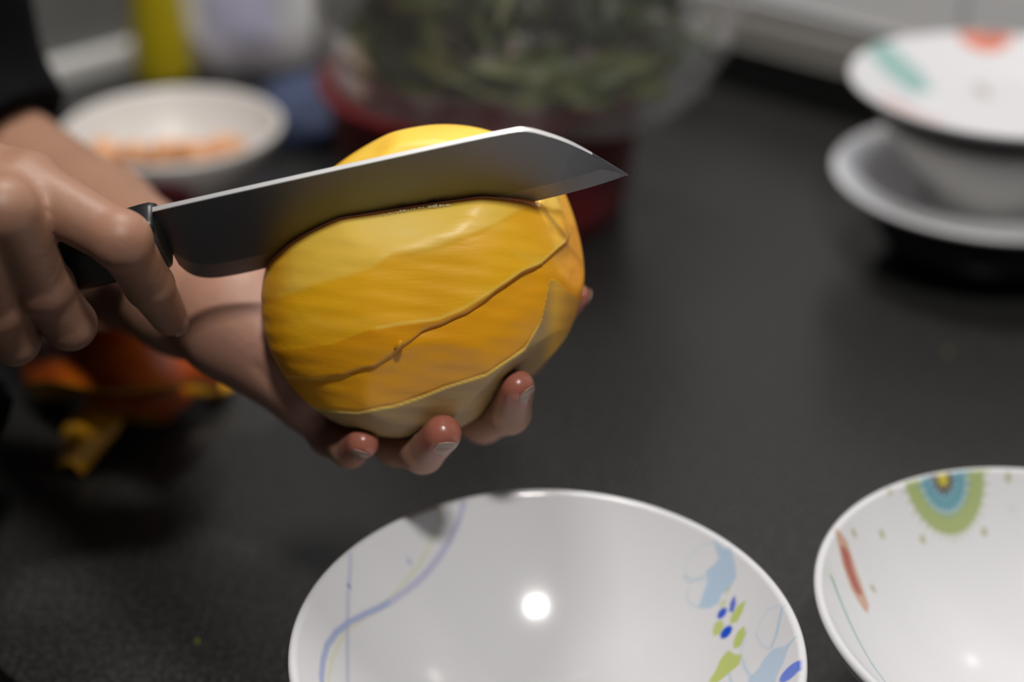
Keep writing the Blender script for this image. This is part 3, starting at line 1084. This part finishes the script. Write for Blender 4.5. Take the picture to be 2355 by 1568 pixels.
def chunk_mesh(name, s, seed):
    import bmesh
    bm = bmesh.new()
    bmesh.ops.create_icosphere(bm, subdivisions=2, radius=1)
    r_ = np.random.RandomState(seed)
    k = r_.uniform(.75, 1.25, 3)
    for v in bm.verts:
        n = .18 * math.sin(v.co.x * 3 + seed) + .14 * math.sin(v.co.y * 4 + 2 * seed)
        v.co = Vector([v.co[i] * k[i] * s * (1 + n) * .01 for i in range(3)])
    for f in bm.faces:
        f.smooth = True
    me = bpy.data.meshes.new(name)
    bm.to_mesh(me)
    bm.free()
    return me


spots = [(-3.4, -4.2, 5.3), (-1.5, -5.0, 5.7), (.5, -5.1, 5.7), (2.4, -4.6, 5.6), (4.0, -3.5, 5.2), (-4.2, -2.4, 4.2), (-2.4, -3.2, 4.6), (-.4, -3.4, 4.7), (1.6, -3.0, 4.5), (3.3, -1.8, 4.0), (-2.8, -1.2, 3.4), (-.8, -1.6, 3.6), (1.1, -1.2, 3.4), (-1.4, .4, 2.5), (.6, .6, 2.4)]
bm = bmesh.new()
for i, (x, y, z) in enumerate(spots):
    m_ = chunk_mesh('chunk', .95, i)
    m_.transform(Matrix.Translation((x * .01, y * .01, z * .01)) @ Matrix.Rotation(rs.uniform(0, 6), 4, 'Z'))
    bm.from_mesh(m_)
    bpy.data.meshes.remove(m_)
me = bpy.data.meshes.new('food')
bm.to_mesh(me)
bm.free()
tag(obj('food', me, M_food, origin=(-22.0, 92.6, 0)), 'peach coloured food heaped in the small white bowl', 'food', None, 'stuff')

# ------------------------------------------------------------------ red basin with a bag of greens
bx, by = -1.7, 93.0
basin = obj('basin', lathe('basin', [(0, .5), (8.1, .5), (8.6, .8), (9.0, 2.5), (9.75, 8.7), (10.1, 9.0), (10.65, 9.05), (10.8, 8.85), (10.65, 8.55), (10.2, 8.45), (9.5, 2.3), (9.1, .3), (8.7, 0), (0, 0)], 128), M_basin, origin=(bx, by, .03))
tag(basin, 'dark red plastic basin under the bag of greens', 'basin')

BC, BR = np.array([.8, 92.5, 18.0]), np.array([13.5, 13.2, 9.2])
n1, n2 = 180, 230
ps = np.linspace(0, np.pi, n1)[:, None]
ph = np.linspace(0, 2 * np.pi, n2, endpoint=False)[None]
D = np.stack([np.sin(ps) * np.cos(ph), np.sin(ps) * np.sin(ph), np.cos(ps) * np.ones_like(ph)], -1).reshape(-1, 3)
hr = np.hypot(D[:, 0], D[:, 1])
f_ = np.abs(hr) ** .24 / np.maximum(hr, 1e-6)
D2 = np.stack([D[:, 0] * f_, D[:, 1] * f_, np.sign(D[:, 2]) * np.abs(D[:, 2]) ** .8], 1)
cr = .10 * np.abs(vnoise(D * 3.2, 31)) + .06 * np.abs(vnoise(D * 7.4, 32)) + .03 * np.abs(vnoise(D * 16, 33))
V = BC + D2 * BR * (1.03 - cr * .5)[:, None]
dist = np.hypot(V[:, 0] + 1.7, V[:, 1] - 93.0)
zmin = 9.35 - 1.7 * sstep(dist, 11.1, 12.0)
V[:, 2] = np.maximum(V[:, 2] - 1.2 * sstep(11 - V[:, 2], 0, 2), zmin + .1 * np.abs(vnoise(D * 9, 35)))
film = obj('plastic_bag', mesh_np('plastic_bag', V, grid_faces(n1, n2, False, True)), M_film)
tag(film, 'clear plastic bag of leafy greens set in the red basin', 'bag')

greens = empty('leafy_greens', BC - np.array([0, 0, 8]))
tag(greens, 'bunch of dark green leaves inside the clear plastic bag', 'vegetable')


def leaf_mesh(name, L_, w_, seed):
    r_ = np.random.RandomState(seed)
    n = 9
    c1_, c2_ = r_.uniform(-.6, .6), r_.uniform(.3, .9)
    V = []
    for i in range(n):
        t = i / (n - 1)
        y = (t - .5) * L_
        z = c2_ * math.sin(t * 3.0) * 1.5
        wd_ = w_ * (.12 + .88 * math.sin(min(1, t * 1.02) ** .75 * math.pi) ** .8) * .5
        cx_ = c1_ * math.sin(t * 4)
        for a in (-1, -.5, 0, .5, 1):
            V.append((cx_ + a * wd_, y, z + abs(a) * wd_ * .35 + .15 * math.sin(7 * t + 3 * a)))
    return mesh_np(name, V, grid_faces(n, 5))


kinds = []
for i in range(8):
    m_ = leaf_mesh('leaf', 6.5 + (i % 4) * 1.1, 1.5 + (i % 3) * .8, i)
    m_.materials.append(leafm[i % 4])
    kinds.append(m_)
rl = np.random.RandomState(11)
made = 0
while made < 190:
    p = rl.uniform(-1, 1, 3) * np.array([.86, .86, .86])
    if p[1] > .1 or (p[1] > -.45 and rl.uniform() < .75) or p[2] > .55:
        continue
    kd = kinds[made % 8]
    ang = rl.normal(-.6, .55)
    Rm = Matrix.Rotation(rl.normal(0, .5), 3, 'Z') @ Matrix.Rotation(ang, 3, 'Y') @ Matrix.Rotation(rl.normal(0, .5), 3, 'X') @ Matrix.Rotation(-math.pi / 2 * rl.choice([1, 1, .3]), 3, 'X')
    M = Rm.to_4x4() @ Matrix.Diagonal((.68, .68, .68, 1))
    M.translation = Vector((BC + p * BR) * .01)
    q = np.array([list((M @ v.co) * 100) for v in kd.vertices])
    e = (q - BC) / BR
    h_ = np.hypot(e[:, 0], e[:, 1])
    if q[:, 2].min() < 9.9 or h_.max() > .84 or e[:, 2].max() > .8 or (h_ ** 4 + np.abs(e[:, 2] * .9) ** 3).max() > .62:
        continue
    o = obj('leaf', kd, None, greens)
    o.matrix_world = M
    made += 1
tries = 0
while made < 298 + 0 and tries < 20000:
    tries += 1
    a_ = rl.uniform(math.pi * .92, math.pi * 2.08)
    p = np.array([.76 * math.cos(a_), .76 * math.sin(a_), rl.uniform(-.86, -.55)]) * np.array([1, 1, 1]) * np.array([rl.uniform(.85, 1), rl.uniform(.85, 1), 1])
    kd = kinds[made % 8]
    Rm = Matrix.Rotation(a_ + rl.choice([0, math.pi]) + rl.normal(0, .3), 3, 'Z') @ Matrix.Rotation(rl.normal(0, .25), 3, 'X') @ Matrix.Rotation(rl.choice([-1, 1]) * 1.15 + rl.normal(0, .15), 3, 'Y')
    M = Rm.to_4x4() @ Matrix.Diagonal((.62, .62, .62, 1))
    M.translation = Vector((BC + p * BR) * .01)
    q = np.array([list((M @ v.co) * 100) for v in kd.vertices])
    e = (q - BC) / BR
    h_ = np.hypot(e[:, 0], e[:, 1])
    if q[:, 2].min() < 10.0 or h_.max() > .85 or ((np.hypot(q[:, 0] + 1.7, q[:, 1] - 93) < 11.2) & (q[:, 2] < 9.6)).any():
        continue
    o = obj('leaf', kd, None, greens)
    o.matrix_world = M
    made += 1
for k in range(14):
    p = np.array([-.66 + .10 * rl.uniform(), rl.uniform(-.40, .05), rl.uniform(-.3, .45)])
    a, b = BC + p * BR, BC + (p + np.array([.10 + .06 * rl.normal(), .02, -.26])) * BR
    t = np.linspace(0, 1, 8)[:, None]
    cl = a + (b - a) * t + np.array([.3, 0, 0]) * np.sin(t * 3)
    an = np.linspace(0, 2 * np.pi, 8, endpoint=False)
    V = (cl[:, None] + .38 * (np.cos(an)[None, :, None] * RGT + np.sin(an)[None, :, None] * np.array([0, 1., 0]))).reshape(-1, 3)
    obj('stalk', mesh_np('stalk', V, grid_faces(8, 8, False, True)), M_stalk, greens)

# ------------------------------------------------------------------ far left: blue cloth, white bag, bottle, grey appliance


def crumple(name, c, r, n1, n2, seed, amp, flat=None, freq=2.0, power=1.0):
    ps = np.linspace(0, np.pi, n1)[:, None]
    ph = np.linspace(0, 2 * np.pi, n2, endpoint=False)[None]
    D = np.stack([np.sin(ps) * np.cos(ph), np.sin(ps) * np.sin(ph), np.cos(ps) * np.ones_like(ph)], -1).reshape(-1, 3)
    D2 = np.sign(D) * np.abs(D) ** power
    s = 1 + amp * (.5 - np.abs(vnoise(D * freq, seed))) + amp * .5 * (.4 - np.abs(vnoise(D * freq * 2.4, seed + 1)))
    V = np.array(c) + D2 * np.array(r) * s[:, None]
    if flat is not None:
        V[:, 2] = np.where(V[:, 2] < flat, flat + (V[:, 2] - flat) * .0 + .02 * np.abs(D[:, 2]), V[:, 2])
    return mesh_np(name, V, grid_faces(n1, n2, False, True)), D


me, _ = crumple('folded_cloth', (-14.6, 105.5, 1.5), (4.0, 4.2, 2.7), 60, 90, 41, .16, .05, 2.2, .85)
tag(obj('folded_cloth', me, M_blue), 'crumpled navy blue cloth between the small bowl and red basin', 'cloth')

wc = G(560, 195, 0) + np.array([0, 3.6, 7.2])
me, D = crumple('printed_bag', wc, (5.6, 3.0, 8.2), 90, 120, 51, .15, .05, 2.4, .72)
col = np.tile(np.array([.80, .80, .82]), (len(D), 1))
t = sstep(vnoise(D * 2.1 + 3, 52), .15, .5)[:, None]
col = col * (1 - .75 * t) + np.array([.58, .56, .82]) * .75 * t
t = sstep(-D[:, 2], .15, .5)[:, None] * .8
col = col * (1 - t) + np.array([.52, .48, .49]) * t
t = (np.hypot((D[:, 0] - .1) * 2.4, (D[:, 2] - .60) * 4) < .5)[:, None] * .5
col = col * (1 - t) + np.array([.45, .5, .2]) * t
vcol(me, 'print', col)
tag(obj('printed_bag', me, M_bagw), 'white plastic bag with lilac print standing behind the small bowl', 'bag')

bc = G(372, 196, 0) + np.array([0, 1.5, 0])
bottle = empty('squeeze_bottle', bc)
tag(bottle, 'olive yellow plastic bottle beside the white printed bag', 'bottle')
obj('bottle_body', lathe('bottle_body', [(0, .1), (2.1, 0), (2.35, .25), (2.4, 1), (2.3, 4), (2.0, 7.5), (1.8, 11), (1.65, 13), (1.1, 14.4), (.85, 15), (.85, 15.6), (0, 15.6)], 64), M_bottle, bottle, origin=bc)
obj('cap', lathe('cap', [(0, 15.5), (1.05, 15.5), (1.1, 15.7), (1.0, 17.2), (.5, 17.6), (.35, 19), (0, 19)], 48), M_cap, bottle, origin=bc)

# grey appliance: its long side runs away from the person, parallel to the depth of the worktop
a0, a1 = G(118, 200, 0), G(318, 146, 0)
AX = nrm((a1 - a0) * np.array([1, 1, 0]))
AY = np.array([-AX[1], AX[0], 0])
ac = a0 + AX * 2.0
app = empty('grey_appliance', ac)
tag(app, 'grey metal kitchen appliance with light base ledge behind the black sleeve', 'appliance')
mid = a0 + AX * 1.5 + UZ * .02
obj('housing', box_mesh('housing', mid + AY * 8.5 + UZ * 10.5, (17, 15, 19), (AX, AY, UZ), .5), M_grey, app)
obj('base_ledge', box_mesh('base_ledge', mid + AY * 7.8 + UZ * .9, (18, 16.6, 1.8), (AX, AY, UZ), .3), M_lightgrey, app)

# ------------------------------------------------------------------ mango peels on the worktop


def peel(pts, w, seed, skin_up, label):
    """pts: (px, py, height) along the strip; a curved strip with thickness, skin on one side."""
    P = np.array([G(a, b, z) for a, b, z in pts])
    n = 26
    ti = np.linspace(0, 1, len(P))
    t = np.linspace(0, 1, n)
    C_ = np.stack([np.interp(t, ti, P[:, k]) for k in range(3)], 1)
    for _ in range(4):
        C_[1:-1] = (C_[:-2] + 2 * C_[1:-1] + C_[2:]) / 4
    T = np.gradient(C_, axis=0)
    T /= np.linalg.norm(T, axis=1)[:, None]
    S = np.cross(T, UZ)
    S /= np.linalg.norm(S, axis=1)[:, None]
    Nn = np.cross(S, T)
    m = 9
    V = []
    wob = np.random.RandomState(seed).uniform(0, 6, 3)
    for lay, off in ((0, .12), (1, -.12)):
        for i in range(n):
            wd_ = w * (.30 + .70 * math.sin(math.pi * min(.97, max(.03, t[i]))) ** .6) * (1 + .10 * math.sin(9 * t[i] + wob[0]))
            for j in range(m):
                a = (j / (m - 1) - .5) * 2
                arch = .32 * w * (1 - a * a) + .08 * math.sin(5 * a + 6 * t[i] + wob[1])
                V.append(C_[i] + S[i] * a * wd_ * .5 + Nn[i] * (arch + off))
    V = np.array(V)
    V[:, 2] = np.maximum(V[:, 2], .04 + .1 * (np.arange(len(V)) < n * m))
    Ft = [tuple(int(x) for x in f) for f in grid_faces(n, m)]
    o_ = n * m
    Fm = [f[::-1] for f in Ft] + [tuple(o_ + x for x in f) for f in Ft]
    ring = [j for j in range(m)] + [i * m + m - 1 for i in range(1, n)] + [(n - 1) * m + j for j in range(m - 2, -1, -1)] + [i * m for i in range(n - 2, 0, -1)]
    for x, y in zip(ring, ring[1:] + ring[:1]):
        Fm.append((x, y, y + o_, x + o_))
    me = mesh_np('mango_peel', V, Fm)
    bm = bmesh.new()
    bm.from_mesh(me)
    bmesh.ops.recalc_face_normals(bm, faces=bm.faces)
    bm.to_mesh(me)
    bm.free()
    o = obj('mango_peel', me, [M_peel_out, M_peel_in])
    nf = len(Ft)
    for k, p in enumerate(me.polygons):
        top = k < nf
        side = k >= 2 * nf
        p.material_index = 1 if side or (top != skin_up) else 0
    tag(o, label, 'peel', 'mango peels on the worktop')
    return o


peel([(100, 862, 2.0), (220, 830, 4.9), (340, 832, 5.0), (470, 884, 2.2)], 5.2, 1, True, 'longest red mango peel lying skin up across the heap')
peel([(190, 800, 1.0), (250, 850, 2.6), (330, 890, 2.0), (370, 950, .3)], 5.0, 2, True, 'wide red mango peel lying skin up in the middle of the heap')
peel([(290, 860, 1.6), (240, 940, 1.4), (195, 1010, .9), (162, 1090, .3)], 2.6, 3, False, 'narrow yellow mango peel reaching from the heap towards the front edge')
peel([(380, 850, 1.6), (430, 878, 1.2), (480, 885, .9), (530, 880, .5)], 2.4, 4, False, 'yellow mango peel end pointing right, below the wrist')
peel([(270, 880, 1.0), (310, 920, .9), (345, 945, .6), (385, 950, .3)], 2.6, 5, False, 'short amber mango peel hanging below the middle of the heap')
peel([(190, 870, 1.2), (140, 890, .8), (85, 905, .3)], 2.0, 6, False, 'small brownish peel tip at the left end of the heap')

# crumbs on the worktop
for i, (px, py, lab) in enumerate([(2180, 812, 'tiny green crumb on the bare worktop above the right bowl'), (455, 1478, 'tiny yellow crumb on the worktop left of the front bowl'), (1750, 292, 'tiny olive crumb on the worktop near the wall')]):
    m_ = chunk_mesh('crumb', .11, 20 + i)
    m_.materials.append(M_cutbit)
    p = G(px, py, 0)
    tag(obj('crumb', m_, None, origin=(p[0], p[1], .07)), lab, 'crumb')

# juice beads along the cut and a shred of flesh
rj = np.random.RandomState(5)
jp = [(x_, 487 - (x_ - 890) * .145 + 4 * math.sin((x_ - 890) / 138 * 3.1) * -1) for x_ in np.linspace(885, 1032, 22) + rj.uniform(-4, 4, 22)]


def on_mango(px, py, lift=0.0):
    r = FWD + (px - CX) / FPX * RGT + (CY - py) / FPX * UPV
    t = np.linspace(50, 60, 800)
    P = CAM + t[:, None] * r
    s_ = mango_sdf(P)
    k = int(np.argmax(s_ < 0))
    return P[k] - r * lift


for i, (px, py) in enumerate(jp):
    m_ = chunk_mesh('juice_drop', rj.uniform(.03, .06) + (.03 if 14 <= i <= 18 else 0), 40 + i)
    m_.materials.append(M_juice)
    obj('juice_drop', m_, None, mango, origin=on_mango(px, py + 6, .03))
sa, sb = on_mango(908, 805, .08), on_mango(924, 783, .12)
sd = nrm(sb - sa)
sx = nrm(np.cross(sd, FWD))
V = []
for i in range(6):
    t = i / 5
    for a in (-1, 1):
        for z in (0, 1):
            V.append(sa + (sb - sa) * t + sx * a * (.05 + .04 * math.sin(t * 3)) - FWD * (z * .05 + .06 * math.sin(t * 3)))
Fm = []
for i in range(5):
    b = i * 4
    for q in ((0, 2, 6, 4), (1, 5, 7, 3), (0, 4, 5, 1), (2, 3, 7, 6)):
        Fm.append(tuple(b + x for x in q))
Fm += [(0, 1, 3, 2), (20, 22, 23, 21)]
obj('flesh_shred', mesh_np('flesh_shred', V, Fm), M_peel_in, mango)
